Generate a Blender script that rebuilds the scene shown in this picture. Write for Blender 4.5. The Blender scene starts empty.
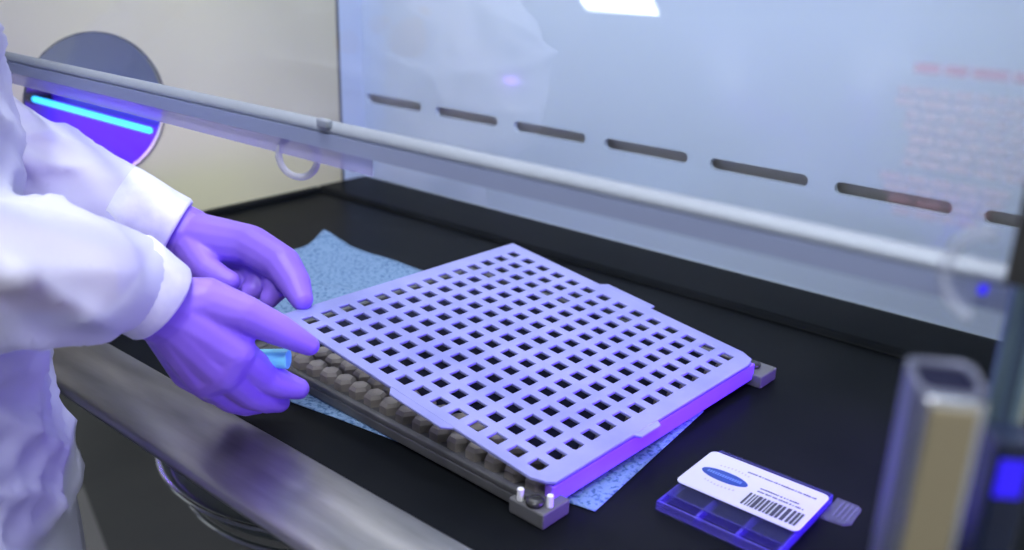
import bpy, bmesh, math, random
from mathutils import Vector, Matrix, noise
random.seed(7)
C = bpy.context.scene.collection
sc = bpy.context.scene

# ---------------------------------------------------------------- scale and camera
S = 0.35            # one drawing unit (camera height above the work surface) in metres
ZW = 0.90           # height of the work surface above the room floor
def P(x, y, z): return Vector((x*S, y*S, z*S + ZW))
FX = 920.0
F = Vector((-0.60033026, 0.72469992, -0.3382508))
R = Vector((0.76346348, 0.64526624, 0.02747715))
U = Vector((-0.2381745, 0.24174677, 0.94065477))
cam = bpy.data.objects.new('camera', bpy.data.cameras.new('camera')); C.objects.link(cam)
m = Matrix(((R.x, U.x, -F.x, 0), (R.y, U.y, -F.y, 0), (R.z, U.z, -F.z, 0), (0, 0, 0, 1)))
m.translation = P(0, 0, 1)
cam.matrix_world = m
cam.data.sensor_width = 36; cam.data.lens = FX/1024*36
cam.data.clip_start = 0.02
cam.data.dof.use_dof = True
cam.data.dof.focus_distance = 2.0*S
cam.data.dof.aperture_fstop = 4.5
sc.camera = cam
sc.view_settings.view_transform = 'Standard'; sc.view_settings.look = 'None'
sc.view_settings.gamma = 1; sc.view_settings.use_curve_mapping = False
sc.view_settings.exposure = -0.22

w = bpy.data.worlds.new('world'); sc.world = w; w.use_nodes = True
w.node_tree.nodes['Background'].inputs[0].default_value = (0.62, 0.68, 0.8, 1)
w.node_tree.nodes['Background'].inputs[1].default_value = 0.35

def area(name, loc, aim, sx, sy, power, col, spec=1.0):
    l = bpy.data.lights.new(name, 'AREA'); l.shape = 'RECTANGLE'
    l.size = sx; l.size_y = sy; l.energy = power; l.color = col; l.specular_factor = spec
    o = bpy.data.objects.new(name, l); C.objects.link(o)
    o.location = loc
    o.rotation_euler = (Vector(aim)-Vector(loc)).to_track_quat('-Z', 'Y').to_euler()
    return o
# daylight-white lamp strip in the top of the hood, ultraviolet lamp low on its right-hand side
area('hood_top_lamp', P(-1.6, 1.72, 1.92), P(-1.6, 2.35, 0), 2.6*S, 0.35*S, 3.6, (0.88, 0.92, 1.0))
area('ultraviolet_side_lamp', P(-0.10, 1.60, 0.16), P(-1.6, 1.45, 0.02), 0.8*S, 0.16*S, 0.75, (0.20, 0.06, 1.0)).data.spread = math.radians(75)
area('sleeve_fill_lamp', P(0.9, -1.6, 4.78), P(0.9, -1.6, 0), 1.8*S, 0.9*S, 16, (0.92, 0.95, 1.0))  # unseen ceiling lamp, added to brighten the sleeves
area('room_fill_lamp', P(-1.0, 0.3, 4.78), P(-1.0, 0.3, 0), 1.8*S, 0.9*S, 11, (0.92, 0.95, 1.0))  # added out of view overhead for general light on the arms

# ---------------------------------------------------------------- materials
def mat(name, col, rough=0.5, metal=0.0, spec=0.5, **k):
    m = bpy.data.materials.new(name); m.use_nodes = True
    nt = m.node_tree; b = nt.nodes['Principled BSDF']
    b.inputs['Base Color'].default_value = (*col, 1)
    b.inputs['Roughness'].default_value = rough
    b.inputs['Metallic'].default_value = metal
    b.inputs['Specular IOR Level'].default_value = spec
    for kk, v in k.items():
        b.inputs[kk.replace('_', ' ')].default_value = v
    return m
def nodes(m): return m.node_tree.nodes, m.node_tree.links, m.node_tree.nodes['Principled BSDF']
def add_noise(m, c1, c2, scale, detail=4, lo=0.35, hi=0.65, bump=0, rough=None, stretch=None):
    n, l, b = nodes(m)
    tc = n.new('ShaderNodeTexCoord'); nz = n.new('ShaderNodeTexNoise'); cr = n.new('ShaderNodeValToRGB')
    src = tc.outputs['Object']
    if stretch:
        mp = n.new('ShaderNodeMapping'); mp.inputs['Scale'].default_value = stretch
        l.new(src, mp.inputs[0]); src = mp.outputs[0]
    l.new(src, nz.inputs['Vector']); nz.inputs['Scale'].default_value = scale; nz.inputs['Detail'].default_value = detail
    cr.color_ramp.elements[0].position = lo; cr.color_ramp.elements[0].color = (*c1, 1)
    cr.color_ramp.elements[1].position = hi; cr.color_ramp.elements[1].color = (*c2, 1)
    l.new(nz.outputs['Fac'], cr.inputs[0]); l.new(cr.outputs[0], b.inputs['Base Color'])
    if bump:
        bp = n.new('ShaderNodeBump'); bp.inputs['Strength'].default_value = bump; bp.inputs['Distance'].default_value = 0.004
        l.new(nz.outputs['Fac'], bp.inputs['Height']); l.new(bp.outputs[0], b.inputs['Normal'])
    if rough:
        mr = n.new('ShaderNodeMapRange'); mr.inputs[3].default_value = rough[0]; mr.inputs[4].default_value = rough[1]
        l.new(nz.outputs['Fac'], mr.inputs[0]); l.new(mr.outputs[0], b.inputs['Roughness'])
    return m
def emis(name, col, st):
    m = mat(name, (0, 0, 0)); b = m.node_tree.nodes['Principled BSDF']
    b.inputs['Emission Color'].default_value = (*col, 1); b.inputs['Emission Strength'].default_value = st
    return m
def see_through(m, fac):            # part of the light goes straight through (film, sheer cloth)
    n, l, b = nodes(m)
    mx = n.new('ShaderNodeMixShader'); tr = n.new('ShaderNodeBsdfTransparent')
    mx.inputs[0].default_value = fac
    l.new(b.outputs[0], mx.inputs[1]); l.new(tr.outputs[0], mx.inputs[2])
    l.new(mx.outputs[0], n['Material Output'].inputs['Surface'])
    return m
def clear_pane(name, tint, refl=1.0):   # thin clear sheet: transparent plus Fresnel reflection
    m = bpy.data.materials.new(name); m.use_nodes = True
    n, l = m.node_tree.nodes, m.node_tree.links
    n.remove(n['Principled BSDF'])
    tr = n.new('ShaderNodeBsdfTransparent'); tr.inputs[0].default_value = (*tint, 1)
    gl = n.new('ShaderNodeBsdfGlossy'); gl.inputs['Roughness'].default_value = 0.02
    lw = n.new('ShaderNodeLayerWeight'); lw.inputs[0].default_value = 0.5
    pw = n.new('ShaderNodeMath'); pw.operation = 'POWER'; pw.inputs[1].default_value = 5
    l.new(lw.outputs['Facing'], pw.inputs[0])
    mu = n.new('ShaderNodeMath'); mu.operation = 'MULTIPLY_ADD'; mu.inputs[1].default_value = 0.95*refl; mu.inputs[2].default_value = 0.07*refl
    mx = n.new('ShaderNodeMixShader')
    l.new(pw.outputs[0], mu.inputs[0]); l.new(mu.outputs[0], mx.inputs[0])
    l.new(tr.outputs[0], mx.inputs[1]); l.new(gl.outputs[0], mx.inputs[2])
    l.new(mx.outputs[0], n['Material Output'].inputs['Surface'])
    return m

M = {}
M['black'] = add_noise(mat('black_phenolic', (0.012, 0.012, 0.013), 0.32, spec=0.03), (0.0045, 0.0055, 0.007), (0.008, 0.009, 0.011), 9, rough=(0.26, 0.42))
M['panel'] = mat('pale_blue_panel', (0.62, 0.74, 0.93), 0.13, spec=0.9, Coat_Weight=0.5, Coat_Roughness=0.06)
M['panel_dk'] = mat('plenum_grey', (0.6, 0.57, 0.53), 0.6)
M['cream'] = add_noise(mat('cream_panel', (0.6, 0.56, 0.46), 0.35), (0.70, 0.66, 0.44), (0.76, 0.72, 0.50), 2.2)
M['steel'] = add_noise(mat('brushed_steel', (0.6, 0.6, 0.62), 0.3, 1.0), (0.20, 0.195, 0.20), (0.34, 0.33, 0.34), 6, rough=(0.30, 0.45), stretch=(1, 6, 6))
M['rail'] = mat('rail_aluminium', (0.28, 0.31, 0.38), 0.6, 0.3)
M['rail_blue'] = mat('rail_blue_gasket', (0.24, 0.28, 0.44), 0.35)
M['chrome'] = mat('chrome', (0.8, 0.82, 0.85), 0.12, 1.0)
M['seam'] = mat('dark_seam', (0.06, 0.07, 0.09), 0.5)
M['glass'] = clear_pane('sash_glass', (0.97, 0.98, 1.0))
M['lip'] = see_through(mat('lip_reflection_tint', (0.50, 0.47, 0.85), 0.25), 0.55)  # lavender reflection below the rail, put into the colour
M['cliplip'] = clear_pane('clear_lip', (0.93, 0.94, 0.98))
M['plate'] = add_noise(mat('frosted_plate', (0.6, 0.6, 0.8), 0.33), (0.22, 0.235, 0.50), (0.27, 0.28, 0.58), 22, bump=0.05)
M['base'] = add_noise(mat('grey_base', (0.2, 0.2, 0.21), 0.42), (0.065, 0.065, 0.07), (0.10, 0.10, 0.105), 30)
M['rail_uv_lit'] = mat('uv_lit_rail', (0.30, 0.14, 0.95), 0.35)  # violet light on the tray's right side, put into the base colour
M['block'] = mat('grey_block', (0.11, 0.11, 0.12), 0.4)
M['peg'] = add_noise(mat('tan_peg', (0.42, 0.38, 0.34), 0.6), (0.20, 0.18, 0.17), (0.31, 0.28, 0.25), 40)
M['white'] = mat('white_plastic', (0.85, 0.85, 0.88), 0.35)
M['knob'] = mat('black_knob', (0.03, 0.03, 0.03), 0.25)
M['towel'] = add_noise(mat('blue_towel', (0.25, 0.4, 0.5), 0.9), (0.05, 0.12, 0.24), (0.16, 0.26, 0.43), 260, detail=2, lo=0.36, hi=0.5, bump=0.5)
M['glove'] = add_noise(mat('violet_nitrile', (0.2, 0.06, 0.6), 0.42, spec=0.4), (0.24, 0.12, 0.68), (0.29, 0.16, 0.80), 14, bump=0.12)
M['gown'] = see_through(add_noise(mat('sheer_gown', (0.8, 0.8, 0.86), 0.75), (0.64, 0.66, 0.90), (0.74, 0.76, 0.98), 5, bump=0.35), 0.30)
M['cuff'] = add_noise(mat('knit_cuff', (0.85, 0.85, 0.88), 0.8), (0.70, 0.71, 0.86), (0.80, 0.81, 0.93), 60, bump=0.2)
M['skin'] = mat('skin', (0.50, 0.30, 0.21), 0.5)
M['cloth'] = mat('grey_scrubs', (0.16, 0.20, 0.26), 0.8)
M['cap'] = mat('blue_cap', (0.45, 0.6, 0.75), 0.8)
M['teal'] = mat('teal_plastic', (0.22, 0.80, 0.92), 0.3)
M['box'] = see_through(mat('violet_clear_box', (0.03, 0.03, 0.12), 0.12, spec=0.8), 0.8)
M['boxrim'] = see_through(mat('violet_clear_rim', (0.12, 0.09, 0.62), 0.15, spec=0.8), 0.68)
M['label'] = mat('label_paper', (0.52, 0.54, 0.62), 0.45)
M['ink'] = mat('black_ink', (0.03, 0.03, 0.05), 0.5)
M['greyink'] = mat('grey_ink', (0.09, 0.09, 0.13), 0.5)
M['oval'] = mat('blue_oval', (0.01, 0.045, 0.24), 0.4)
M['ovaltxt'] = mat('pale_blue_ink', (0.12, 0.22, 0.50), 0.5)
M['tab'] = see_through(mat('clear_tab', (0.30, 0.32, 0.42), 0.2), 0.84)
M['floor'] = add_noise(mat('floor_vinyl', (0.1, 0.105, 0.1), 0.5), (0.075, 0.08, 0.078), (0.10, 0.105, 0.10), 3)
M['wall'] = mat('room_wall', (0.72, 0.73, 0.74), 0.7)
M['ceil'] = mat('ceiling_tile', (0.78, 0.78, 0.78), 0.8)
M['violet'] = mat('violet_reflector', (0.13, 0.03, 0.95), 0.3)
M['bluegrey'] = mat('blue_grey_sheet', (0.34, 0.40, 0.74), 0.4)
M['tube'] = emis('ultraviolet_tube', (0.04, 0.50, 1.0), 3.2)
M['lamp'] = emis('ceiling_lamp_face', (0.95, 0.98, 1.0), 22.0)
M['led'] = emis('blue_indicator', (0.03, 0.01, 1.0), 1.2)
M['navy'] = mat('navy_housing', (0.01, 0.016, 0.045), 0.25)
M['bronze'] = mat('beige_panel', (0.33, 0.28, 0.185), 0.35, 0.2)
M['colsteel'] = mat('column_steel', (0.15, 0.16, 0.24), 0.35, 0.5)
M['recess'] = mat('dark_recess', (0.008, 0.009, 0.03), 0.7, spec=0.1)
M['tealsteel'] = mat('blue_steel', (0.22, 0.32, 0.42), 0.2, 0.8)
M['redink'] = see_through(mat('red_print', (0.45, 0.13, 0.26), 0.6), 0.80)
M['redink2'] = see_through(mat('faded_red_print', (0.50, 0.25, 0.36), 0.6), 0.88)
M['dish'] = mat('grey_dish', (0.16, 0.19, 0.19), 0.35, 0.6)
M['tape'] = mat('grey_tape', (0.30, 0.30, 0.29), 0.6)
M['hose'] = see_through(mat('clear_hose', (0.50, 0.53, 0.68), 0.15), 0.75)

# ---------------------------------------------------------------- mesh helpers (drawing units in, metres out)
def thing(name, label, cat, loc, group=None):
    o = bpy.data.objects.new(name, None); C.objects.link(o)
    o.location = P(*loc); o['label'] = label; o['category'] = cat
    if group: o['group'] = group
    o.empty_display_size = 0.05
    return o
def obj(name, bm, m, parent=None, smooth=False, bevel=0, world=False, segs=2):
    """bm holds world-metre coordinates; the object's origin is set on its parent's (or the mesh's own base)."""
    me = bpy.data.meshes.new(name)
    bmesh.ops.recalc_face_normals(bm, faces=bm.faces[:])
    if parent is not None:
        org = parent.location.copy(); q = parent.parent
        while q is not None: org += q.location; q = q.parent
    else:
        xs = [v.co for v in bm.verts]
        org = Vector(((min(v.x for v in xs)+max(v.x for v in xs))/2, (min(v.y for v in xs)+max(v.y for v in xs))/2, min(v.z for v in xs)))
    bmesh.ops.translate(bm, verts=bm.verts[:], vec=-org)
    bm.to_mesh(me); bm.free()
    if smooth:
        for p in me.polygons: p.use_smooth = True
    o = bpy.data.objects.new(name, me); C.objects.link(o)
    if parent is not None: o.parent = parent
    else: o.location = org
    me.materials.append(m)
    if bevel:
        b = o.modifiers.new('bevel', 'BEVEL'); b.width = bevel*S; b.segments = segs; b.limit_method = 'ANGLE'
        b.angle_limit = math.radians(40)
        for p in me.polygons: p.use_smooth = True
        wn = o.modifiers.new('wn', 'WEIGHTED_NORMAL'); wn.keep_sharp = True
    return o
def tag(o, label, cat, group=None):
    o['label'] = label; o['category'] = cat
    if group: o['group'] = group
    return o
def struct(o): o['kind'] = 'structure'; return o
def NB(): return bmesh.new()
def poly_prism(bm, lo, hi):
    """lo, hi: matching lists of world points; closed prism."""
    a = [bm.verts.new(p) for p in lo]; b = [bm.verts.new(p) for p in hi]
    n = len(a)
    bm.faces.new(a[::-1]); bm.faces.new(b)
    for i in range(n): bm.faces.new((a[i], a[(i+1) % n], b[(i+1) % n], b[i]))
def box(bm, x0, x1, y0, y1, z0, z1):
    poly_prism(bm, [P(x0, y0, z0), P(x1, y0, z0), P(x1, y1, z0), P(x0, y1, z0)],
                   [P(x0, y0, z1), P(x1, y0, z1), P(x1, y1, z1), P(x0, y1, z1)])
    return bm
def tube(bm, pts, rad, seg=12, closed=False, cap=True):
    pts = [Vector(p) for p in pts]
    n = len(pts); rads = rad if isinstance(rad, (list, tuple)) else [rad]*n
    rings = []; up = Vector((0.13, 0.21, 1)).normalized()
    for i, p in enumerate(pts):
        if closed: t = pts[(i+1) % n]-pts[i-1]
        else: t = pts[min(i+1, n-1)]-pts[max(i-1, 0)]
        t.normalize()
        u = up - t*up.dot(t)
        if u.length < 0.05: u = Vector((1, 0, 0))-t*t.x
        u.normalize(); v = t.cross(u)
        rings.append([bm.verts.new(p+(u*math.cos(a)+v*math.sin(a))*rads[i]) for a in [2*math.pi*k/seg for k in range(seg)]])
    m_ = n if closed else n-1
    for i in range(m_):
        A, B = rings[i], rings[(i+1) % n]
        for k in range(seg): bm.faces.new((A[k], A[(k+1) % seg], B[(k+1) % seg], B[k]))
    if cap and not closed:
        bm.faces.new(rings[0][::-1]); bm.faces.new(rings[-1])
    return bm
def lathe(bm, c, prof, seg=40, ax=None):
    """profile of (radius, height) in drawing units about the vertical through c"""
    rings = []
    for r, z in prof:
        rings.append([bm.verts.new(P(c[0]+r*math.cos(2*math.pi*k/seg), c[1]+r*math.sin(2*math.pi*k/seg), c[2]+z)) for k in range(seg)])
    for A, B in zip(rings, rings[1:]):
        for k in range(seg): bm.faces.new((A[k], A[(k+1) % seg], B[(k+1) % seg], B[k]))
    bm.faces.new(rings[0][::-1]); bm.faces.new(rings[-1])
    return bm
def hole_cell(bm, rect, holes, to3, depth):
    """a rectangular panel cell with one star-shaped hole; to3(u, v, d) gives the world point"""
    u0, u1, v0, v1 = rect; hole = holes
    cu = sum(p[0] for p in hole)/len(hole); cv = sum(p[1] for p in hole)/len(hole)
    def outer(a):
        dx, dy = math.cos(a), math.sin(a); t = 1e9
        if dx > 1e-9: t = min(t, (u1-cu)/dx)
        if dx < -1e-9: t = min(t, (u0-cu)/dx)
        if dy > 1e-9: t = min(t, (v1-cv)/dy)
        if dy < -1e-9: t = min(t, (v0-cv)/dy)
        return (cu+dx*t, cv+dy*t)
    pairs = [(math.atan2(p[1]-cv, p[0]-cu), p) for p in hole]
    for q in ((u0, v0), (u1, v0), (u1, v1), (u0, v1)):     # make every rectangle corner a spoke
        a = math.atan2(q[1]-cv, q[0]-cu)
        k = min(range(len(pairs)), key=lambda i: abs(math.atan2(math.sin(pairs[i][0]-a), math.cos(pairs[i][0]-a))))
        pairs[k] = (a, pairs[k][1])
    pairs.sort(key=lambda t: t[0]); n = len(pairs)
    fo = [bm.verts.new(to3(*outer(a), 0)) for a, p in pairs]; fi = [bm.verts.new(to3(*p, 0)) for a, p in pairs]
    bo = [bm.verts.new(to3(*outer(a), depth)) for a, p in pairs]; bi = [bm.verts.new(to3(*p, depth)) for a, p in pairs]
    for i in range(n):
        j = (i+1) % n
        bm.faces.new((fo[i], fo[j], fi[j], fi[i])); bm.faces.new((bo[j], bo[i], bi[i], bi[j]))
        bm.faces.new((fi[i], fi[j], bi[j], bi[i]))

# ================================================================ ROOM
RX0, RX1, RY0, RY1, RZ0, RZ1 = -9.0, 4.0, -7.5, 5.2, -ZW/S, 4.86
struct(obj('floor', box(NB(), RX0, RX1, RY0, RY1, RZ0-0.1, RZ0), M['floor']))
struct(obj('ceiling', box(NB(), RX0, RX1, RY0, RY1, RZ1, RZ1+0.1), M['ceil']))
struct(obj('wall_left', box(NB(), RX0-0.1, RX0, RY0, RY1, RZ0, RZ1), M['wall']))
struct(obj('wall_right', box(NB(), RX1, RX1+0.1, RY0, RY1, RZ0, RZ1), M['wall']))
struct(obj('wall_back', box(NB(), RX0, RX1, RY1, RY1+0.1, RZ0, RZ1), M['wall']))
struct(obj('wall_front', box(NB(), RX0, RX1, RY0-0.1, RY0, RZ0, RZ1), M['wall']))
def ceiling_lamp(x, y, sx, sy, label):
    t = thing('ceiling_light', label, 'light', (x, y, RZ1-0.06))
    fr = NB(); e = 0.05
    for a in ((x-sx-e, x+sx+e, y-sy-e, y-sy), (x-sx-e, x+sx+e, y+sy, y+sy+e), (x-sx-e, x-sx, y-sy, y+sy), (x+sx, x+sx+e, y-sy, y+sy)):
        box(fr, *a, RZ1-0.06, RZ1-0.001)
    obj('frame', fr, M['white'], t)
    obj('diffuser', box(NB(), x-sx, x+sx, y-sy, y+sy, RZ1-0.045, RZ1-0.012), M['lamp'], t)
ceiling_lamp(-5.13, -3.35, 0.42, 0.98, 'white ceiling light panel whose bright reflection shows in the glass sash')
ceiling_lamp(0.9, -1.6, 0.9, 0.45, 'white ceiling light panel, unseen, added behind the camera to brighten the sleeves')
ceiling_lamp(-1.0, 0.3, 0.9, 0.45, 'white ceiling light panel, unseen, added above the front of the hood for general light')

# ================================================================ HOOD
YF, YS, YB, XL, XR = 0.83, 1.007, 2.637, -3.045, -0.06
BAR = 0.68
hood = thing('fume_hood', 'benchtop powder hood with black work surface, slotted pale blue back panel and glass sash', 'fume hood', (-1.55, 1.7, -0.07))
ws = NB(); box(ws, XL, XR, YS, YB, -0.06, 0)
obj('work_surface', ws, M['black'], hood)
cb = NB()
# raised curb round the back and the left
poly_prism(cb, [P(XL, 2.36, 0), P(XR, 2.36, 0), P(XR, YB, 0), P(XL, YB, 0)],
               [P(XL, 2.385, 0.020), P(XR, 2.385, 0.020), P(XR, YB, 0.020), P(XL, YB, 0.020)])
poly_prism(cb, [P(XL, YS, 0), P(XL+0.045, YS, 0), P(XL+0.045, 2.37, 0), P(XL, 2.37, 0)],
               [P(XL, YS, 0.020), P(XL+0.035, YS, 0.020), P(XL+0.035, 2.37, 0.020), P(XL, 2.37, 0.020)])
obj('raised_curb', cb, M['black'], hood, bevel=0.006)
# stainless front trim with a rolled step
ft = NB(); prof = [(YS, 0.003), (0.955, 0.003), (0.93, -0.001), (0.90, -0.003), (0.87, -0.001), (0.835, 0.0), (0.818, -0.004), (0.811, -0.014), (0.816, -0.026), (YS, -0.026)]
poly_prism(ft, [P(XL, y, z) for y, z in prof], [P(XR, y, z) for y, z in prof])
obj('front_trim', ft, M['steel'], hood, bevel=0.004)
# back panel with its row of exhaust slots
bp = NB()
def toback(u, v, d): return P(u, YB+d, v)
def stadium(cu, cv, L, H, n=10):
    r = H/2; a = L/2-r; pts = []
    for k in range(n+1): t = -math.pi/2+math.pi*k/n; pts.append((cu+a+r*math.cos(t), cv+r*math.sin(t)))
    for k in range(n+1): t = math.pi/2+math.pi*k/n; pts.append((cu-a+r*math.cos(t), cv+r*math.sin(t)))
    return pts
pitch = 0.4115; sx0 = -2.855
ZT = 2.0; zlo, zhi = 0.30, 0.42
for i in range(7):
    cu = sx0+i*pitch
    u0 = XL if i == 0 else cu-pitch/2; u1 = XR if i == 6 else cu+pitch/2
    hole_cell(bp, (u0, u1, zlo, zhi), stadium(cu, 0.357+0.008*(6-i)/6-0.006*i/6, 0.33, 0.037), toback, 0.02)
box(bp, XL, XR, YB, YB+0.02, 0, zlo); box(bp, XL, XR, YB, YB+0.02, zhi, ZT)
obj('back_panel', bp, M['panel'], hood)
pl = NB(); box(pl, XL, XR, YB+0.045, YB+0.06, 0, ZT)
obj('plenum_plate', pl, M['panel_dk'], hood)
# left side: cream panel with a round port, and a pale blue return next to the back
sd = NB(); Yp = 2.505
PC, PR = (1.478, 0.45), 0.242
def toside(u, v, d): return P(XL-d, u, v)
circ = [(PC[0]+PR*math.cos(2*math.pi*k/72), PC[1]+PR*math.sin(2*math.pi*k/72)) for k in range(72)]
hole_cell(sd, (YS, Yp, 0, 0.95), circ, toside, 0.02)
box(sd, XL-0.02, XL, YS, Yp, 0.95, ZT)
obj('side_panel', sd, M['cream'], hood)
rt = NB(); box(rt, XL-0.02, XL+0.004, Yp+0.012, YB, 0, ZT); obj('corner_return', rt, M['panel'], hood)
sm = NB(); box(sm, XL-0.02, XL+0.002, Yp, Yp+0.012, 0.0, ZT); obj('corner_seam', sm, M['seam'], hood)
# rim of the port
rg = NB(); tube(rg, [P(XL+0.002, y, z) for y, z in circ], 0.003*S, 8, closed=True); obj('port_rim', rg, M['seam'], hood, smooth=True)
# right side panel, top and lamp channel
obj('right_panel', box(NB(), XR, XR+0.02, YS, YB, 0, ZT), M['cream'], hood)
TP = NB(); box(TP, XL, XR, 1.49, YB, ZT, ZT+0.03)
obj('top_panel', TP, M['panel'], hood)
# plenum/tunnel outside the port: a violet reflector with its tube, a blue-grey sheet above it
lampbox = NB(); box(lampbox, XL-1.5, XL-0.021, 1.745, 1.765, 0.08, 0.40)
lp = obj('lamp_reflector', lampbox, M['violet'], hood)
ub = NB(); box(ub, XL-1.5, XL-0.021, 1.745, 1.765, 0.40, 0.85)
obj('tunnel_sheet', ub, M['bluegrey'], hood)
tb = NB(); tube(tb, [P(XL-0.04, 1.672, 0.338), P(XL-0.95, 1.672, 0.338)], 0.011*S, 14)
obj('ultraviolet_tube', tb, M['tube'], hood, smooth=True)
sk = NB(); tube(sk, [P(XL-0.95, 1.672, 0.338), P(XL-1.05, 1.672, 0.338)], 0.02*S, 14); box(sk, XL-1.05, XL-0.95, 1.672, 1.745, 0.32, 0.356)
obj('tube_socket', sk, M['knob'], hood)
area('ultraviolet_tube_glow', P(XL-0.5, 1.55, 0.33), P(XL-0.5, 1.75, 0.10), 0.9*S, 0.05*S, 0.6, (0.35, 0.12, 1.0), 0.0)
# sash: leaning glass, metal rail along its lower edge, clear lip under it with a painted lavender reflection
ta = math.tan(math.radians(20))
g1 = NB(); th = 0.008; ztop = 2.0; yt = YS+(ztop-BAR)*ta
poly_prism(g1, [P(XL, YS, BAR), P(XR, YS, BAR), P(XR, YS+th, BAR), P(XL, YS+th, BAR)],
               [P(XL, yt, ztop), P(XR, yt, ztop), P(XR, yt+th, ztop), P(XL, yt+th, ztop)])
sash = obj('sash', g1, M['glass'], hood); sash['label'] = 'clear leaning glass sash'
rl = NB(); prof = [(-0.012, 0.006), (-0.014, 0.013), (-0.008, 0.022), (0.004, 0.026), (0.018, 0.022), (0.018, 0.006)]
poly_prism(rl, [P(XL, YS+a, BAR+b) for a, b in prof], [P(XR, YS+a, BAR+b) for a, b in prof])
obj('sash_rail', rl, M['rail'], sash, bevel=0.003)
rb = NB(); box(rb, XL, XR, YS-0.015, YS+0.014, BAR-0.020, BAR+0.006)
obj('rail_gasket', rb, M['rail_blue'], sash)
li = NB(); box(li, XL, XR, YS-0.002, YS+0.002, BAR-0.052, BAR-0.020)
obj('rail_lip', li, M['cliplip'], sash)
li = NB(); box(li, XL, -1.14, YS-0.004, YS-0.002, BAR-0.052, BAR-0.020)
obj('lip_reflection', li, M['lip'], sash)  # left part only: strip tinted as the reflection under the rail
cl = NB(); box(cl, -1.262, -1.232, YS-0.022, YS-0.008, BAR+0.016, BAR+0.032)
obj('rail_clip', cl, M['rail'], sash, bevel=0.004)
# clear ring hanging from the lip
rgm = NB(); rc_ = (-1.367, 1.024, 0.6215); aa_ = math.radians(28)
tube(rgm, [P(rc_[0]+0.038*math.cos(t)*math.cos(aa_), rc_[1]+0.038*math.cos(t)*math.sin(aa_), rc_[2]+0.038*math.sin(t)) for t in [2*math.pi*k/48 for k in range(48)]], 0.0065*S, 10, closed=True)
obj('hanging_ring', rgm, see_through(mat('pale_ring', (0.55, 0.55, 0.66), 0.2), 0.25), sash, smooth=True)
# warning print on the glass, red lines seen from behind
def glass_pt(x, s, off=-0.003):   # s metres up the leaning glass, in drawing units
    a = math.radians(20); return P(x, YS+s*math.sin(a)+off, BAR+s*math.cos(a))
def print_lines(name, m, rows):
    bm = NB()
    for s, hgt, x0, x1, words in rows:
        x = x0
        while x < x1-0.005:
            wl = min(random.uniform(*words), x1-x)
            poly_prism(bm, [glass_pt(x, s), glass_pt(x+wl, s), glass_pt(x+wl, s+hgt), glass_pt(x, s+hgt)],
                           [glass_pt(x, s, -0.004), glass_pt(x+wl, s, -0.004), glass_pt(x+wl, s+hgt, -0.004), glass_pt(x, s+hgt, -0.004)])
            x += wl+0.004
    return obj(name, bm, m, sash)
print_lines('warning_heading', M['redink'], [(0.212, 0.011, -0.325, -0.13, (0.02, 0.045))])
print_lines('warning_text', M['redink2'], [(0.188-0.013*k, 0.008, -0.335+(0.015 if k > 1 else 0)+0.01*(k > 3), -0.13-(0.03 if k > 4 else 0), (0.012, 0.03)) for k in range(7)]
            + [(0.092-0.012*k, 0.008, -0.33+0.008*k, -0.19-0.01*k, (0.012, 0.03)) for k in range(4)])
# front post at the right end of the sash, stand legs under the hood
po = NB(); box(po, -0.160, -0.128, 0.93, 0.985, -0.06, 2.0)
obj('front_post', po, M['tealsteel'], hood, bevel=0.008)
for x, y in ((XL+0.08, 0.95), (XR-0.08, 0.95), (XL+0.08, YB-0.1), (XR-0.08, YB-0.1)):
    lg = NB(); box(lg, x-0.05, x+0.05, y-0.05, y+0.05, RZ0, -0.065); obj('stand_leg', lg, M['steel'], hood, bevel=0.01)

# ================================================================ TRAY BASE, PLATE
PT = 0.0532
ang = math.radians(90-2.17)
ux = Vector((0.0379, 0.99928)); vx = Vector((-0.99928, 0.0379))   # along the hinge, and away from it
A0 = Vector((-0.918, 1.203))
def B(u, v, z):
    q = A0+ux*(u*PT)+vx*(v*PT); return P(q.x, q.y, z)
def bbox(bm, u0, u1, v0, v1, z0, z1):
    poly_prism(bm, [B(u0, v0, z0), B(u1, v0, z0), B(u1, v1, z0), B(u0, v1, z0)], [B(u0, v0, z1), B(u1, v0, z1), B(u1, v1, z1), B(u0, v1, z1)])
    return bm
ZB = 0.006
q0 = A0+ux*(6.5*PT)+vx*(6.5*PT)
tray = thing('moulding_tray', 'dark grey base tray of tan pegs lying on the blue towel under the perforated plate', 'tray', (q0.x, q0.y, ZB))
bb = NB(); bbox(bb, -1.0, 14.6, -0.75, 17.9, ZB, 0.030); obj('base', bb, M['base'], tray, bevel=0.004)
rm = NB()
for a in ((-1.0, -0.72, -0.75, 17.9), (14.3, 14.6, -0.75, 17.9)): bbox(rm, *a, 0.030, 0.044)
for a in ((-0.72, 14.3, 17.6, 17.9),): bbox(rm, *a, 0.030, 0.044)
vr = NB(); bbox(vr, -0.35, 14.0, -0.98, -0.60, 0.018, 0.060); obj('hinge_rail', vr, M['rail_uv_lit'], tray, bevel=0.003)  # side rail painted violet as if lit from the right
obj('rim', rm, M['base'], tray, bevel=0.003)
def peg_bm(bm, u, v, full=True):
    rp = 0.48
    lo, mid, hi = [], [], []
    for k in range(6):
        a = math.pi*k/3+0.5
        lo.append(bm.verts.new(B(u+rp*math.cos(a), v+rp*math.sin(a), 0.030)))
        mid.append(bm.verts.new(B(u+rp*math.cos(a), v+rp*math.sin(a), 0.048)))
        hi.append(bm.verts.new(B(u+rp*0.76*math.cos(a), v+rp*0.76*math.sin(a), 0.056)))
    for k in range(6):
        j = (k+1) % 6
        bm.faces.new((lo[k], lo[j], mid[j], mid[k])); bm.faces.new((mid[k], mid[j], hi[j], hi[k]))
    bm.faces.new(hi); bm.faces.new(lo[::-1])
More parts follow.
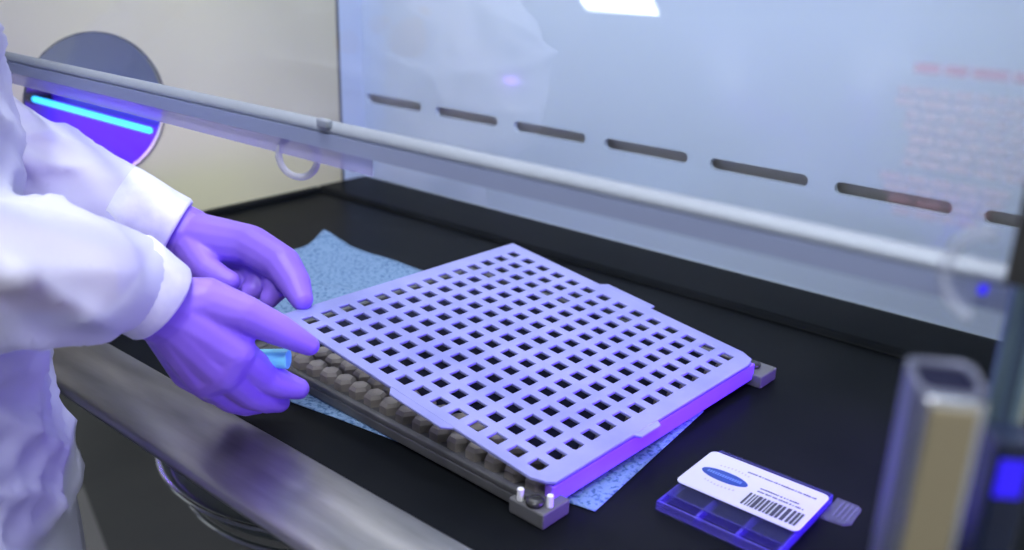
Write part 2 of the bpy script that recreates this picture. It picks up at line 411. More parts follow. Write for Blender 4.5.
pb = NB(); peg_bm(pb, 0, 0); peg0 = obj('peg', pb, M['peg'], tray)
near = [(u, v) for u in range(0, 2) for v in range(16)] + [(u, 0) for u in range(2, 14)] 
for u, v in near:
    if (u, v) == (0, 0): continue
    o = peg0.copy(); C.objects.link(o); o.parent = tray
    o.location = B(u, v, 0)-B(0, 0, 0)
fl = NB(); bbox(fl, 1.6, 14.3, 0.6, 17.6, 0.030, 0.032); obj('hole_shade', fl, M['recess'], tray)  # near-black sheet painting the shade seen through the plate's holes
def corner(u0, u1, v0, v1, pins, knob):
    b_ = NB(); bbox(b_, u0, u1, v0, v1, ZB*0.2, 0.034); ob = obj('corner_block', b_, M['block'], tray, bevel=0.004)
    for (u, v) in pins:
        p_ = NB(); tube(p_, [B(u, v, 0.034), B(u, v, 0.058)], 0.0065*S, 14)
        obj('pin', p_, M['white'], ob, smooth=False, bevel=0.001)
    if knob:
        k_ = NB(); q = A0+ux*(knob[0]*PT)+vx*(knob[1]*PT)
        lathe(k_, (q.x, q.y, 0.034), [(0.016, 0), (0.018, 0.004), (0.018, 0.009), (0.012, 0.013), (0.004, 0.014)], 20)
        obj('knob', k_, M['knob'], ob, smooth=True)
corner(-1.30, 0.15, -1.38, 0.22, ((-1.13, -0.18), (-0.72, -1.18)), (-0.98, -0.72))
corner(13.85, 15.35, -1.45, 0.35, ((13.98, 0.05),), (14.6, -0.6))
corner(-1.30, 0.15, 17.0, 18.2, (), None)
corner(14.0, 15.0, 17.0, 18.2, (), None)

# perforated plate, lifted along its far-left side
PA = Vector((-0.918, 1.203, 0.08)); e1 = Vector((0.0262, 0.691, 0.0))/13; e2 = Vector((-0.672, 0.0, 0.10))/13
nn = e1.cross(e2).normalized(); nn = nn if nn.z > 0 else -nn
def Q(u, v, d=0.0):
    q = PA+e1*u+e2*v+nn*(-d); return P(q.x, q.y, q.z)
LO, HI, TH = -1.07, 14.07, 0.008
qc = PA+e1*6.5+e2*6.5
plate = thing('perforated_plate', 'pale lavender square plate of square holes, lifted at its left by gloved hands', 'plate', (qc.x, qc.y, qc.z-0.03))
cs = [LO]; LOU = -0.80
for k in range(14): cs += [k-0.282, k+0.282]
cs.append(HI)
pb = NB(); N = len(cs)
def cr(u, v):   # round the two right-hand plate corners a little
    return u, v
cu_ = [LOU]+cs[1:]
def corner_in(i, j):      # cut corners of the plate
    if j == 0 and i == 0: return -0.55, -0.82
    if j == 0 and i == N-1: return 13.82, -0.88
    return cu_[i], cs[j]
top = [[pb.verts.new(Q(*corner_in(i, j))) for j in range(N)] for i in range(N)]
bot = [[pb.verts.new(Q(*corner_in(i, j), TH)) for j in range(N)] for i in range(N)]
hole = lambda i, j: i % 2 == 1 and j % 2 == 1 and i < N-1 and j < N-1
for i in range(N-1):
    for j in range(N-1):
        a = ((i, j), (i+1, j), (i+1, j+1), (i, j+1))
        if not hole(i, j):
            pb.faces.new([top[p][q] for p, q in a]); pb.faces.new([bot[p][q] for p, q in a][::-1])
        else:
            for k in range(4):
                p, q = a[k], a[(k+1) % 4]
                pb.faces.new((top[p[0]][p[1]], top[q[0]][q[1]], bot[q[0]][q[1]], bot[p[0]][p[1]]))
for i in range(N-1):
    for L_ in (((i, 0), (i+1, 0)), ((i, N-1), (i+1, N-1)), ((0, i), (0, i+1)), ((N-1, i), (N-1, i+1))):
        p, q = L_
        pb.faces.new((top[p[0]][p[1]], top[q[0]][q[1]], bot[q[0]][q[1]], bot[p[0]][p[1]]))
obj('panel', pb, M['plate'], plate, bevel=0.0022)
def ptab(pts, name='tab', d0=0.001, d1=0.007, m=None):
    bm = NB(); poly_prism(bm, [Q(u, v, d1) for u, v in pts], [Q(u, v, d0) for u, v in pts])
    return obj(name, bm, m or M['plate'], plate, bevel=0.002)
ptab([(14.0, 4.9), (14.5, 4.95), (14.5, 7.85), (14.0, 8.15)])
ptab([(-0.75, 3.4), (-1.15, 3.8), (-1.15, 6.6), (-0.75, 7.0)])
ptab([(4.3, -1.02), (4.5, -1.34), (5.8, -1.34), (6.0, -1.02)])

# ================================================================ TOWEL
tw = NB(); ns, nt_ = 70, 34
topE = [(-2.465, 1.955), (-2.25, 1.948), (-2.05, 1.945), (-1.6, 1.94), (-1.2, 1.9), (-0.858, 1.74)]
botE = [(-2.38, 1.24), (-2.0, 1.20), (-1.62, 1.120), (-1.43, 1.150), (-1.1, 1.19), (-0.812, 1.245)]
def along(pl, t):
    t *= len(pl)-1; i = min(int(t), len(pl)-2); f = t-i
    return Vector(pl[i]).lerp(Vector(pl[i+1]), f)
grid = []
for i in range(ns+1):
    row = []
    for j in range(nt_+1):
        a = along(botE, i/ns); b = along(topE, i/ns); q = a.lerp(b, j/nt_)
        if i == 0: q.x += 0.02*math.sin(j*0.5)
        z = 0.002
        out = max(0, min(1, (-1.72-q.x)/0.15))
        z += out*(0.010+0.010*noise.noise(Vector((q.x*5, q.y*7, 0)))+0.014*math.exp(-((q.y-1.62-0.25*(q.x+2.1))/0.03)**2))
        if i < 8 and j > nt_-8: z += 0.03*(1-i/8)*(1-(nt_-j)/8)
        row.append(tw.verts.new(P(q.x, q.y, z)))
    grid.append(row)
for i in range(ns):
    for j in range(nt_): tw.faces.new((grid[i][j], grid[i+1][j], grid[i+1][j+1], grid[i][j+1]))
t_ = tag(obj('paper_towel', tw, M['towel'], smooth=True), 'pale blue speckled paper towel spread on the black work surface under the tray', 'towel')
sol = t_.modifiers.new('s', 'SOLIDIFY'); sol.thickness = 0.0006; sol.offset = 1

# ================================================================ LABELLED BOX
X0, X1, Y0, Y1 = -0.730, -0.488, 1.325, 1.575; ZH = 0.028
bx = thing('capsule_case', 'small clear violet case with a white barcode label, in front of the plate', 'case', ((X0+X1)/2, (Y0+Y1)/2, 0.001))
wl = NB()
t = 0.006
for a in ((X0, X1, Y0, Y0+t), (X0, X1, Y1-t, Y1), (X0, X0+t, Y0+t, Y1-t), (X1-t, X1, Y0+t, Y1-t)): box(wl, *a, 0.005, ZH-0.004)
obj('wall', wl, M['boxrim'], bx, bevel=0.001)
obj('bottom', box(NB(), X0, X1, Y0, Y1, 0.001, 0.005), M['box'], bx)
for k in (1, 2):
    x = X0+(X1-X0)*k/3
    obj('divider', box(NB(), x-0.003, x+0.003, Y0+t, Y1-t, 0.005, ZH-0.006), M['boxrim'], bx)
obj('divider', box(NB(), X0+t, X1-t, Y0+0.035, Y0+0.040, 0.005, ZH-0.006), M['boxrim'], bx)
lid = obj('lid', box(NB(), X0+0.004, X1-0.004, Y0+0.03, Y1-0.002, ZH-0.004, ZH), M['box'], bx, bevel=0.001)
lx0, lx1, ly0, ly1 = X0-0.006, X1+0.002, 1.402, 1.556
lb = NB(); r = 0.014; pts = []
for cx, cy, a0 in ((lx1-r, ly1-r, 0), (lx0+r, ly1-r, 90), (lx0+r, ly0+r, 180), (lx1-r, ly0+r, 270)):
    for k in range(7):
        a = math.radians(a0+15*k); pts.append((cx+r*math.cos(a), cy+r*math.sin(a)))
poly_prism(lb, [P(x, y, ZH+0.0002) for x, y in pts], [P(x, y, ZH+0.0016) for x, y in pts])
label = obj('paper_label', lb, M['label'], lid); label['label'] = 'white barcode label'
ZL = ZH+0.0018
def strips(name, m, rects, z=ZL):
    bm = NB()
    for x0, x1, y0, y1 in rects: box(bm, x0, x1, y0, y1, z-0.0001, z+0.0004)
    return obj(name, bm, m, bx)
LW, LH = lx1-lx0, ly1-ly0
def lp(a, b): return lx0+a*LW, ly0+b*LH
rc = []; a = 0.52
while a < 0.935:
    wd = random.choice((0.012, 0.018, 0.030, 0.022)); x0, y0 = lp(a, 0.10); x1, y1 = lp(a+wd, 0.40)
    rc.append((x0, x1, y0, y1)); a += wd+random.choice((0.009, 0.011, 0.014))
strips('barcode', M['ink'], rc)
rc = []
for (b, a0, a1, hgt) in ((0.80, 0.37, 0.93, 0.035), (0.555, 0.55, 0.86, 0.03), (0.475, 0.55, 0.92, 0.035)):
    a = a0
    while a < a1:
        wd = random.uniform(0.008, 0.02)
        (x0, y0), (x1, y1) = lp(a, b), lp(min(a+wd, a1), b+hgt*random.uniform(0.7, 1)); rc.append((x0, x1, y0, y1)); a += wd+random.choice((0.004, 0.004, 0.012))
strips('printed_lines', M['greyink'], rc)
ov = NB(); cx, cy = lp(0.265, 0.50); pts = [(cx+0.195*LW*math.cos(k*math.pi/18), cy+0.125*LH*math.sin(k*math.pi/18)) for k in range(36)]
poly_prism(ov, [P(x, y, ZL-0.0001) for x, y in pts], [P(x, y, ZL+0.0004) for x, y in pts])
obj('oval_logo', ov, M['oval'], bx)
rc = []; a = 0.12
while a < 0.40:
    (x0, y0), (x1, y1) = lp(a, 0.475), lp(a+0.013, 0.53); rc.append((x0, x1, y0, y1)); a += 0.021
strips('logo_lettering', M['ovaltxt'], rc, ZL+0.0008)
faint = mat('faint_ink', (0.38, 0.35, 0.42), 0.5)
for b in (0.70, 0.28):
    rc = []
    for k in range(9):
        aa = 0.16+0.03*k; bb_ = b+(0.03 if b > 0.5 else -0.03)*math.sin(math.pi*k/8)
        (x0, y0), (x1, y1) = lp(aa, bb_), lp(aa+0.010, bb_+0.03); rc.append((x0, x1, y0, y1))
    strips('faint_lettering', faint, rc)
tbm = NB(); tp = [(-0.487, 1.515), (-0.445, 1.52), (-0.434, 1.535), (-0.437, 1.592), (-0.447, 1.60), (-0.487, 1.60)]
poly_prism(tbm, [P(x, y, 0.001) for x, y in tp], [P(x, y, 0.006) for x, y in tp])
for k in range(4): box(tbm, -0.472+0.009*k, -0.469+0.009*k, 1.53, 1.59, 0.006, 0.009)
obj('ribbed_tab', tbm, M['tab'], bx)

# ================================================================ RIGHT FOREGROUND
dv = thing('steel_clamp', 'out-of-focus steel clamp with rounded top and beige face, near the camera at right', 'clamp', (-0.15, 0.68, 0.2))
def rot_prism(bm, c, prof, yaw, z0, z1, top=None):
    """profile (right, forward) in drawing units turned about c=(x, y)"""
    ca, sa = math.cos(yaw), math.sin(yaw)
    f = lambda p, z: P(c[0]+p[0]*ca-p[1]*sa, c[1]+p[0]*sa+p[1]*ca, z)
    poly_prism(bm, [f(p, z0) for p in prof], [f(p, z1 if top is None else top(p)) for p in prof])
def rrect(w_, d_, r, n=5):
    pts = []
    for cx, cy, a0 in ((w_/2-r, d_/2-r, 0), (-w_/2+r, d_/2-r, 90), (-w_/2+r, -d_/2+r, 180), (w_/2-r, -d_/2+r, 270)):
        for k in range(n+1):
            a = math.radians(a0+90*k/n); pts.append((cx+r*math.cos(a), cy+r*math.sin(a)))
    return pts
C.objects.unlink(dv); bpy.data.objects.remove(dv)
yaw = math.radians(30); cc = (-0.153, 0.715)
dv = thing('steel_column', 'blurred steel column with a rounded open top and beige face, closest to the camera', 'column', (cc[0], cc[1], RZ0))
ca, sa = math.cos(yaw), math.sin(yaw)
def cpos(a, b): return (cc[0]+a*ca-b*sa, cc[1]+a*sa+b*ca)
b_ = NB(); rot_prism(b_, cc, rrect(0.052, 0.052, 0.012), yaw, RZ0, 0.690); obj('column_body', b_, M['colsteel'], dv, bevel=0.002)
b_ = NB()       # raised rim round the open top
outer = rrect(0.052, 0.052, 0.012); inner = rrect(0.043, 0.042, 0.009)
f3 = lambda p, z: P(cc[0]+p[0]*ca-p[1]*sa, cc[1]+p[0]*sa+p[1]*ca, z)
hz = lambda p: 0.690+0.006*min(1, max(0, (p[1]+0.028)/0.03))
r4 = [[b_.verts.new(f3(p, 0.690)) for p in outer], [b_.verts.new(f3(p, hz(p)+0.001)) for p in outer], [b_.verts.new(f3(p, hz(q)+0.001)) for p, q in zip(inner, outer)], [b_.verts.new(f3(p, 0.690)) for p in inner]]
for A_, B_ in zip(r4, r4[1:]+r4[:1]):
    for k in range(len(outer)): b_.faces.new((A_[k], A_[(k+1) % len(outer)], B_[(k+1) % len(outer)], B_[k]))
obj('column_rim', b_, M['colsteel'], dv, smooth=True)
b_ = NB(); rot_prism(b_, cc, rrect(0.042, 0.041, 0.008), yaw, 0.690, 0.692); obj('top_recess', b_, M['recess'], dv)
b_ = NB(); rot_prism(b_, cpos(0.001, -0.030), rrect(0.044, 0.010, 0.004), yaw, RZ0, 0.690); obj('face_frame', b_, M['chrome'], dv, bevel=0.002)
b_ = NB(); rot_prism(b_, cpos(0.000, -0.0355), rrect(0.034, 0.003, 0.001), yaw, RZ0+0.01, 0.683); obj('face_panel', b_, M['bronze'], dv, bevel=0.001)

cc2 = (-0.112, 0.80); yaw2 = math.radians(35)
nv = thing('control_box', 'dark navy housing with a square blue indicator, behind the blurred steel column', 'control box', (cc2[0], cc2[1], RZ0))
b_ = NB(); rot_prism(b_, cc2, rrect(0.034, 0.04, 0.006), yaw2, RZ0, 0.625); obj('housing', b_, M['navy'], nv, bevel=0.002)
b_ = NB(); q = (cc2[0]-0.003*math.cos(yaw2)+0.0205*math.sin(yaw2), cc2[1]-0.003*math.sin(yaw2)-0.0205*math.cos(yaw2))
rot_prism(b_, q, rrect(0.022, 0.002, 0.0008), yaw2, 0.575, 0.610); obj('indicator', b_, M['led'], nv)
# black guide at the top of the post, clear hose looping at the end of the rail
b_ = NB(); box(b_, -0.160, -0.122, 0.895, 0.929, 0.72, 2.0); obj('sash_guide', b_, M['knob'], hood, bevel=0.004)
hs = NB(); pts = []
for k in range(15):
    a = math.pi*(0.0+k/14*0.95); pts.append(P(-0.185-0.040*math.sin(a), 0.955, 0.705+0.045*math.cos(a)))
tube(hs, pts, 0.008*S, 10); tag(obj('clear_hose', hs, M['hose'], smooth=True), 'short clear hose curving beside the right end of the sash rail', 'hose')
lb_ = NB(); box(lb_, -0.196, -0.189, 0.978, 0.988, 0.679, 0.687); obj('rail_light', lb_, M['led'], sash)

# ================================================================ STOOL
sx, sy, sz = -2.24, 1.85, -0.60
st = thing('stool', 'round dark stool with a chrome rim, under the front edge of the hood', 'stool', (sx, sy, RZ0))
b_ = NB(); lathe(b_, (sx, sy, sz), [(0.05, -0.16), (0.40, -0.15), (0.58, -0.08), (0.63, -0.02), (0.60, -0.015), (0.50, -0.05), (0.10, -0.07)], 56)
obj('seat', b_, M['dish'], st, smooth=True)
b_ = NB(); tube(b_, [P(sx+0.64*math.cos(2*math.pi*k/64), sy+0.64*math.sin(2*math.pi*k/64), sz) for k in range(64)], 0.009*S, 10, closed=True)
obj('rim', b_, M['chrome'], st, smooth=True)
b_ = NB(); tube(b_, [P(sx+0.57*math.cos(2*math.pi*k/64), sy+0.57*math.sin(2*math.pi*k/64), sz-0.125) for k in range(64)], 0.010*S, 10, closed=True)
obj('foot_ring', b_, M['chrome'], st, smooth=True)
b_ = NB(); tube(b_, [P(sx, sy, RZ0+0.2), P(sx, sy, sz-0.15)], 0.07*S, 20); obj('column', b_, M['chrome'], st, smooth=True)
for k in range(5):
    a = 2*math.pi*k/5+0.3
    b_ = NB(); tube(b_, [P(sx+0.04*math.cos(a), sy+0.04*math.sin(a), RZ0+0.25), P(sx+0.62*math.cos(a), sy+0.62*math.sin(a), RZ0+0.16)], [0.05*S, 0.03*S], 10)
    lg = obj('leg', b_, M['chrome'], st, smooth=True)
    b_ = NB(); c = (sx+0.62*math.cos(a), sy+0.62*math.sin(a)); tube(b_, [P(c[0]-0.03, c[1], RZ0+0.075), P(c[0]+0.03, c[1], RZ0+0.075)], 0.07*S, 16); obj('caster', b_, M['knob'], lg)
# pale strip on the floor beyond
b_ = NB(); poly_prism(b_, [P(-6.45, 2.30, RZ0), P(-6.15, 2.46, RZ0), P(-4.35, 1.92, RZ0), P(-4.75, 1.72, RZ0)], [P(-6.45, 2.30, RZ0+0.01), P(-6.15, 2.46, RZ0+0.01), P(-4.35, 1.92, RZ0+0.01), P(-4.75, 1.72, RZ0+0.01)])
tag(obj('floor_strip', b_, M['tape']), 'pale grey strip on the dark floor beside the white gown', 'floor strip')

# ================================================================ PERSON
def vec(t): return Vector(t)
def capsule(bm, a, b, ra, rb, seg=14):
    a, b = Vector(a), Vector(b); d = (b-a); L_ = d.length
    if L_ < 1e-6: d = Vector((0, 0, 1)); L_ = 1e-6
    d = d.normalized(); u = d.orthogonal().normalized(); v = d.cross(u)
    rows = []
    for k in range(1, 5):
        t = math.pi/2*k/4; rows.append((a-d*ra*math.cos(t), ra*math.sin(t)))
    for k in range(0, 4):
        t = math.pi/2*k/4; rows.append((b+d*rb*math.sin(t), rb*math.cos(t)))
    rings = [[bm.verts.new(c+(u*math.cos(2*math.pi*i/seg)+v*math.sin(2*math.pi*i/seg))*r) for i in range(seg)] for c, r in rows]
    for A_, B_ in zip(rings, rings[1:]):
        for i in range(seg): bm.faces.new((A_[i], A_[(i+1) % seg], B_[(i+1) % seg], B_[i]))
    p0 = bm.verts.new(a-d*ra); p1 = bm.verts.new(b+d*rb)
    for i in range(seg):
        bm.faces.new((rings[0][(i+1) % seg], rings[0][i], p0)); bm.faces.new((rings[-1][i], rings[-1][(i+1) % seg], p1))
def ball(bm, c, r, scale=(1, 1, 1), seg=18):
    mt = Matrix.Translation(Vector(c)) @ Matrix.Diagonal((*scale, 1))
    bmesh.ops.create_uvsphere(bm, u_segments=seg, v_segments=seg//2+2, radius=r, matrix=mt)
def chain(bm, pts, rads):
    for i in range(len(pts)-1): capsule(bm, P(*pts[i]), P(*pts[i+1]), rads[i]*S, rads[i+1]*S)
def fuse(bm, voxel, smooth_it=4, fac=0.5):
    """melt overlapping closed solids into one continuous surface"""
    me = bpy.data.meshes.new('tmp'); bm.to_mesh(me); bm.free()
    o = bpy.data.objects.new('tmp', me); C.objects.link(o)
    r = o.modifiers.new('r', 'REMESH'); r.mode = 'VOXEL'; r.voxel_size = voxel
    s = o.modifiers.new('s', 'SMOOTH'); s.iterations = smooth_it; s.factor = fac
    dg = bpy.context.evaluated_depsgraph_get(); ev = o.evaluated_get(dg)
    out = bpy.data.meshes.new_from_object(ev)
    bpy.data.objects.remove(o); bpy.data.meshes.remove(me)
    b2 = NB(); b2.from_mesh(out); bpy.data.meshes.remove(out)
    return b2
PX, PY = -2.22, 0.34
person = thing('person', 'person in a white gown and violet gloves reaching into the hood to lift the plate', 'person', (PX, PY, RZ0))
shR, shL = (-1.82, 0.22, 1.30), (-2.86, 0.45, 1.30)
elR, elL = (-1.66, 0.36, 0.56), (-2.70, 0.68, 0.64)
wrR, wrL = (-1.573, 0.795, 0.368), (-2.095, 1.125, 0.330)
# body: legs, trunk, neck, head and arms as one surface
bd = NB()
chain(bd, [(PX-0.27, PY-0.05, RZ0+0.2), (PX-0.25, PY+0.02, RZ0+1.35), (PX-0.22, PY-0.02, 0.05)], [0.13, 0.19, 0.27])
chain(bd, [(PX+0.27, PY-0.05, RZ0+0.2), (PX+0.25, PY+0.02, RZ0+1.35), (PX+0.22, PY-0.02, 0.05)], [0.13, 0.19, 0.27])
chain(bd, [(PX-0.2, PY, 0.1), (PX-0.18, PY+0.02, 0.6), (PX-0.28, PY+0.05, 1.1)], [0.30, 0.27, 0.30])
chain(bd, [(PX+0.2, PY, 0.1), (PX+0.18, PY+0.02, 0.6), (PX+0.28, PY+0.05, 1.1)], [0.30, 0.27, 0.30])
chain(bd, [shR, (PX, PY+0.08, 1.35), shL], [0.17, 0.22, 0.17])
chain(bd, [(PX, PY+0.08, 1.4), (PX+0.03, PY+0.16, 1.75)], [0.18, 0.16])
ball(bd, P(PX+0.05, PY+0.22, 1.98), 0.255*S, (0.9, 1.08, 1.2)); ball(bd, P(PX+0.08, PY+0.34, 1.84), 0.15*S, (1, 1, 0.9))
chain(bd, [shR, elR, wrR], [0.16, 0.11, 0.06]); chain(bd, [shL, elL, wrL], [0.16, 0.11, 0.06])
capsule(bd, P(PX+0.10, PY+0.44, 2.02), P(PX+0.12, PY+0.53, 1.92), 0.03*S, 0.045*S)     # nose
for s in (-1, 1): ball(bd, P(PX+0.05+s*0.245, PY+0.2, 1.96), 0.06*S, (0.5, 1, 1.5))     # ears
for s in (-1, 1): capsule(bd, P(PX+0.02, PY+0.47, 1.81), P(PX+0.12, PY+0.47, 1.80), 0.022*S, 0.022*S)
obj('body', fuse(bd, 0.008, 6), M['skin'], person, smooth=True)
for s in (-1, 1):
    e_ = NB(); ball(e_, P(PX+0.07+s*0.09, PY+0.425, 2.03), 0.035*S); ey = obj('eye', e_, M['white'], person, smooth=True)
    e_ = NB(); ball(e_, P(PX+0.072+s*0.09, PY+0.447, 2.03), 0.016*S); obj('iris', e_, M['knob'], ey, smooth=True)
cp = NB(); ball(cp, P(PX+0.03, PY+0.16, 2.12), 0.30*S, (0.95, 1.05, 0.85), 24); obj('hair_cap', cp, M['cap'], person, smooth=True)
tr = NB()
for s in (-1, 1): chain(tr, [(PX+s*0.27, PY-0.05, RZ0+0.25), (PX+s*0.25, PY+0.02, RZ0+1.35), (PX+s*0.22, PY-0.02, -0.2)], [0.19, 0.23, 0.29])
obj('trousers', fuse(tr, 0.01, 4), M['cloth'], person, smooth=True)
for s in (-1, 1):
    b_ = NB(); capsule(b_, P(PX+s*0.27, PY-0.10, RZ0+0.125), P(PX+s*0.28, PY+0.42, RZ0+0.105), 0.12*S, 0.10*S); obj('shoe', b_, M['white'], person, smooth=True)
# gown: skirt and trunk as a lofted, folded shell, sleeves with long pleats, fused into one cloth surface
gw = NB()
rings = []; prof = [(-1.75, 0.72, 0.42), (-1.2, 0.71, 0.42), (-0.6, 0.69, 0.41), (0.0, 0.67, 0.41), (0.5, 0.62, 0.41), (0.9, 0.62, 0.40), (1.25, 0.54, 0.36), (1.45, 0.40, 0.30), (1.60, 0.22, 0.22)]
NS = 96
for z, rx, ry in prof:
    ring = []
    for k in range(NS):
        a = 2*math.pi*k/NS
        fold = max(0, (0.6-z)/2.35)*0.028*(math.sin(7*a+0.6)+0.6*math.sin(12*a+1.3*z))
        ring.append(gw.verts.new(P(PX+0.02+(rx+fold)*math.cos(a), PY+0.04+(ry+fold)*math.sin(a), z)))
    rings.append(ring)
for A_, B_ in zip(rings, rings[1:]):
    for k in range(NS): gw.faces.new((A_[k], A_[(k+1) % NS], B_[(k+1) % NS], B_[k]))
gw.faces.new(rings[0][::-1]); gw.faces.new(rings[-1])
def sleeve(pts, rads, folds, seed):
    chain(gw, pts, rads)
    rnd = random.Random(seed)
    for i0, i1, ang_, off, rr_ in folds:    # long ridges of cloth lying along the sleeve
        a, b = Vector(pts[int(i0)]).lerp(Vector(pts[min(int(i0)+1, len(pts)-1)]), i0 % 1), Vector(pts[int(i1)]).lerp(Vector(pts[min(int(i1)+1, len(pts)-1)]), i1 % 1)
        def rad(i): j = int(i); return rads[j]+(rads[min(j+1, len(rads)-1)]-rads[j])*(i % 1)
        d = (b-a).normalized(); u = d.cross(Vector((0, 0, 1))).normalized(); v = u.cross(d)
        oa = (u*math.cos(ang_)+v*math.sin(ang_)); ob = (u*math.cos(ang_+off)+v*math.sin(ang_+off))
        capsule(gw, P(*(a+oa*(rad(i0)-rr_*0.05))), P(*(b+ob*(rad(i1)-rr_*0.45))), rr_*0.62*S, rr_*0.5*S, 10)
sleeve([shR, (-1.72, 0.30, 0.72), (-1.62, 0.47, 0.485), (-1.575, 0.60, 0.442), (-1.572, 0.69, 0.415), (-1.576, 0.765, 0.394)],
       [0.22, 0.17, 0.145, 0.132, 0.120, 0.100],
       [(2.2, 5, 0.9, 0.5, 0.035), (2.6, 4.6, 0.2, -0.4, 0.03), (3.2, 5, 1.7, -0.3, 0.028), (2.0, 4.3, 2.2, 0.4, 0.035), (3.5, 4.9, -0.4, 0.5, 0.03), (1.5, 3.5, 0.5, 0.7, 0.04)], 3)
sleeve([shL, (-2.78, 0.565, 0.97), (-2.66, 0.70, 0.64), (-2.44, 0.83, 0.52), (-2.291, 0.925, 0.450), (-2.200, 1.015, 0.392), (-2.135, 1.080, 0.362)],
       [0.25, 0.20, 0.145, 0.128, 0.122, 0.116, 0.101],
       [(4.0, 6, 0.6, 0.4, 0.035), (3.6, 5.6, 1.5, -0.6, 0.035), (4.6, 6, -0.2, 0.5, 0.03), (3.4, 5.2, 0.1, 0.5, 0.04), (4.2, 5.9, 2.2, -0.4, 0.03)], 5)
gb = fuse(gw, 0.0055, 5)
for v in gb.verts:
    c_ = v.co
    crease = (1-abs(noise.noise(Vector((c_.x*26+c_.z*9, c_.y*11, c_.z*24)))))**4
    crease2 = (1-abs(noise.noise(Vector((c_.x*9, c_.y*16+c_.z*12, c_.z*9))+Vector((5, 2, 1)))))**5
    near_wrist = min((c_-P(-1.566, 0.81, 0.36)).length, (c_-P(-2.08, 1.13, 0.33)).length)
    fade = max(0.0, min(1.0, (near_wrist-0.035)/0.05))
    n_ = noise.noise(c_*13)*0.004*fade+(crease*0.0065+crease2*0.010-0.006)*fade*(0.3 if c_.z < 0.86 else 1)
    ph = c_.x*22+c_.z*40+c_.y*9+5.0*noise.noise(c_*7.0)
    n_ += fade*(0.0065 if c_.z > 0.93 else 0.001)*((1-abs(math.sin(ph)))**2-0.35)*(0.5+noise.noise(c_*5+Vector((9, 9, 9))))
    v.co += v.normal*n_
obj('gown', gb, M['gown'], person, smooth=True)

# gloved hands: wrist, palm and five separate fingers each
def offp(p, d): return tuple(Vector(p)+Vector(d))
gl = NB()
R_wr = (-1.564, 0.843, 0.319)
chain(gl, [(-1.578, 0.770, 0.392), R_wr], [0.068, 0.074])
R_m = {'index': (-1.484, 0.931, 0.222), 'middle': (-1.500, 0.917, 0.187), 'ring': (-1.538, 0.901, 0.162), 'little': (-1.580, 0.888, 0.165)}
for k, r_ in (('index', 0.046), ('middle', 0.048), ('ring', 0.046), ('little', 0.040)): chain(gl, [R_wr, R_m[k]], [0.066, r_])
chain(gl, [R_m['index'], R_m['middle'], R_m['ring'], R_m['little']], [0.046, 0.048, 0.046, 0.040])
chain(gl, [R_wr, (-1.525, 0.905, 0.325), (-1.473, 0.952, 0.303), (-1.442, 1.012, 0.257), (-1.413, 1.062, 0.216)], [0.062, 0.050, 0.038, 0.033, 0.022])
chain(gl, [(-1.530, 0.900, 0.305), R_m['index']], [0.050, 0.042])
chain(gl, [R_m['index'], (-1.484, 0.999, 0.144), (-1.470, 1.036, 0.116), (-1.458, 1.062, 0.102)], [0.040, 0.034, 0.030, 0.024])
chain(gl, [R_m['middle'], (-1.509, 0.983, 0.106), (-1.505, 1.015, 0.078), (-1.499, 1.040, 0.064)], [0.044, 0.037, 0.031, 0.024])
chain(gl, [R_m['ring'], (-1.553, 0.963, 0.086), (-1.551, 0.995, 0.060), (-1.545, 1.018, 0.050)], [0.042, 0.035, 0.029, 0.022])
chain(gl, [R_m['little'], (-1.597, 0.942, 0.098), (-1.600, 0.970, 0.070), (-1.597, 0.990, 0.055)], [0.037, 0.031, 0.026, 0.020])
obj('right_glove', fuse(gl, 0.0014, 5), M['glove'], person, smooth=True)
gl = NB()
L_wr = (-2.040, 1.178, 0.285)
chain(gl, [(-2.120, 1.100, 0.345), (-2.082, 1.143, 0.315), L_wr], [0.068, 0.071, 0.074])
L_m = {'index': (-1.857, 1.236, 0.290), 'middle': (-1.880, 1.262, 0.266), 'ring': (-1.915, 1.258, 0.243), 'little': (-1.955, 1.238, 0.233)}
for k, r_ in (('index', 0.050), ('middle', 0.050), ('ring', 0.046), ('little', 0.040)): chain(gl, [L_wr, L_m[k]], [0.066, r_])
chain(gl, [L_m['index'], L_m['middle'], L_m['ring'], L_m['little']], [0.050, 0.048, 0.046, 0.040])
chain(gl, [L_m['index'], (-1.748, 1.248, 0.264), (-1.694, 1.240, 0.232), (-1.654, 1.228, 0.206)], [0.050, 0.045, 0.039, 0.028])
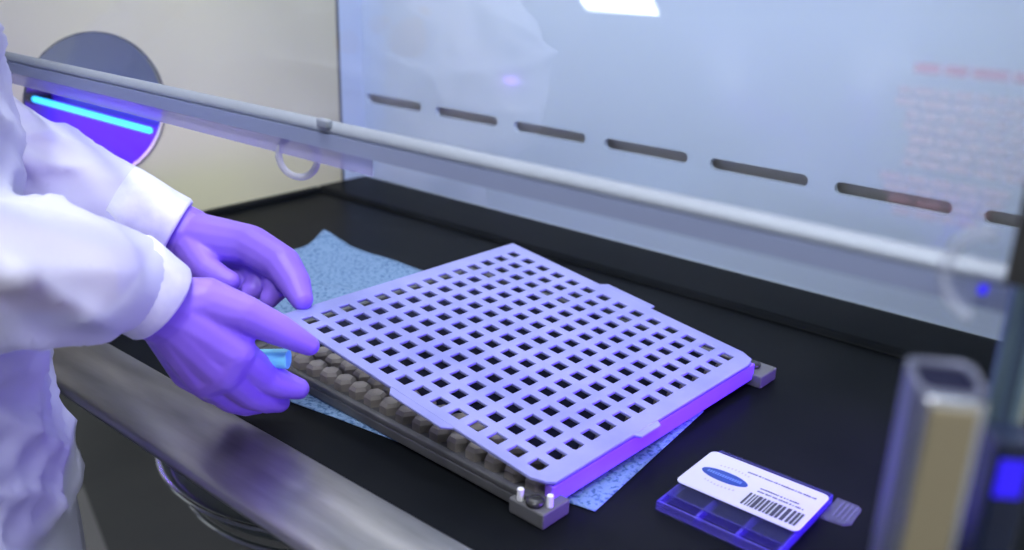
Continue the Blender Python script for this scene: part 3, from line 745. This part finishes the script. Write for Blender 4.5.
chain(gl, [L_m['middle'], (-1.796, 1.262, 0.226), (-1.770, 1.240, 0.196), (-1.772, 1.222, 0.176)], [0.044, 0.036, 0.031, 0.024])
chain(gl, [L_m['ring'], (-1.846, 1.250, 0.208), (-1.832, 1.222, 0.186), (-1.842, 1.200, 0.174)], [0.041, 0.034, 0.029, 0.023])
chain(gl, [L_m['little'], (-1.900, 1.232, 0.196), (-1.884, 1.200, 0.184), (-1.892, 1.180, 0.176)], [0.036, 0.030, 0.026, 0.021])
chain(gl, [L_wr, (-1.955, 1.152, 0.255), (-1.905, 1.140, 0.238), (-1.865, 1.150, 0.226), (-1.842, 1.162, 0.220)], [0.056, 0.044, 0.036, 0.031, 0.025])
obj('left_glove', fuse(gl, 0.0014, 5), M['glove'], person, smooth=True)
def cuff(a, b, ra, rb):
    a, b = P(*a), P(*b); d = (b-a).normalized(); u = d.orthogonal().normalized(); v = d.cross(u)
    bm = NB(); n = 72; rows = []
    prof = [(0.0, ra, 0), (0.3, ra*0.98, 0), (0.65, rb*1.02, 1), (0.95, rb, 1), (1.0, rb*0.97, 0), (1.0, rb*0.84, 0), (0.0, ra*0.82, 0)]
    for t, r, w_ in prof:
        c = a.lerp(b, t)
        rows.append([bm.verts.new(c+(u*math.cos(2*math.pi*k/n)+v*math.sin(2*math.pi*k/n))*(r*S+(0.0005*(k % 2) if w_ else 0))) for k in range(n)])
    for A_, B_ in zip(rows, rows[1:]+rows[:1]):
        for k in range(n): bm.faces.new((A_[k], A_[(k+1) % n], B_[(k+1) % n], B_[k]))
    return obj('cuff', bm, M['cuff'], person, smooth=True)
cuff((-1.580, 0.768, 0.402), (-1.559, 0.832, 0.334), 0.092, 0.084)
cuff((-2.150, 1.062, 0.378), (-2.056, 1.158, 0.301), 0.096, 0.085)
# teal stick held between right thumb and forefinger
tl = NB(); tube(tl, [P(-1.529, 0.973, 0.181), P(-1.462, 1.030, 0.181), P(-1.451, 1.038, 0.181)], [0.017*S, 0.021*S, 0.021*S], 18)
tag(obj('teal_handle', tl, M['teal'], bevel=0.003), 'short teal plastic handle held between the thumb and fingers of the nearer glove', 'handle')
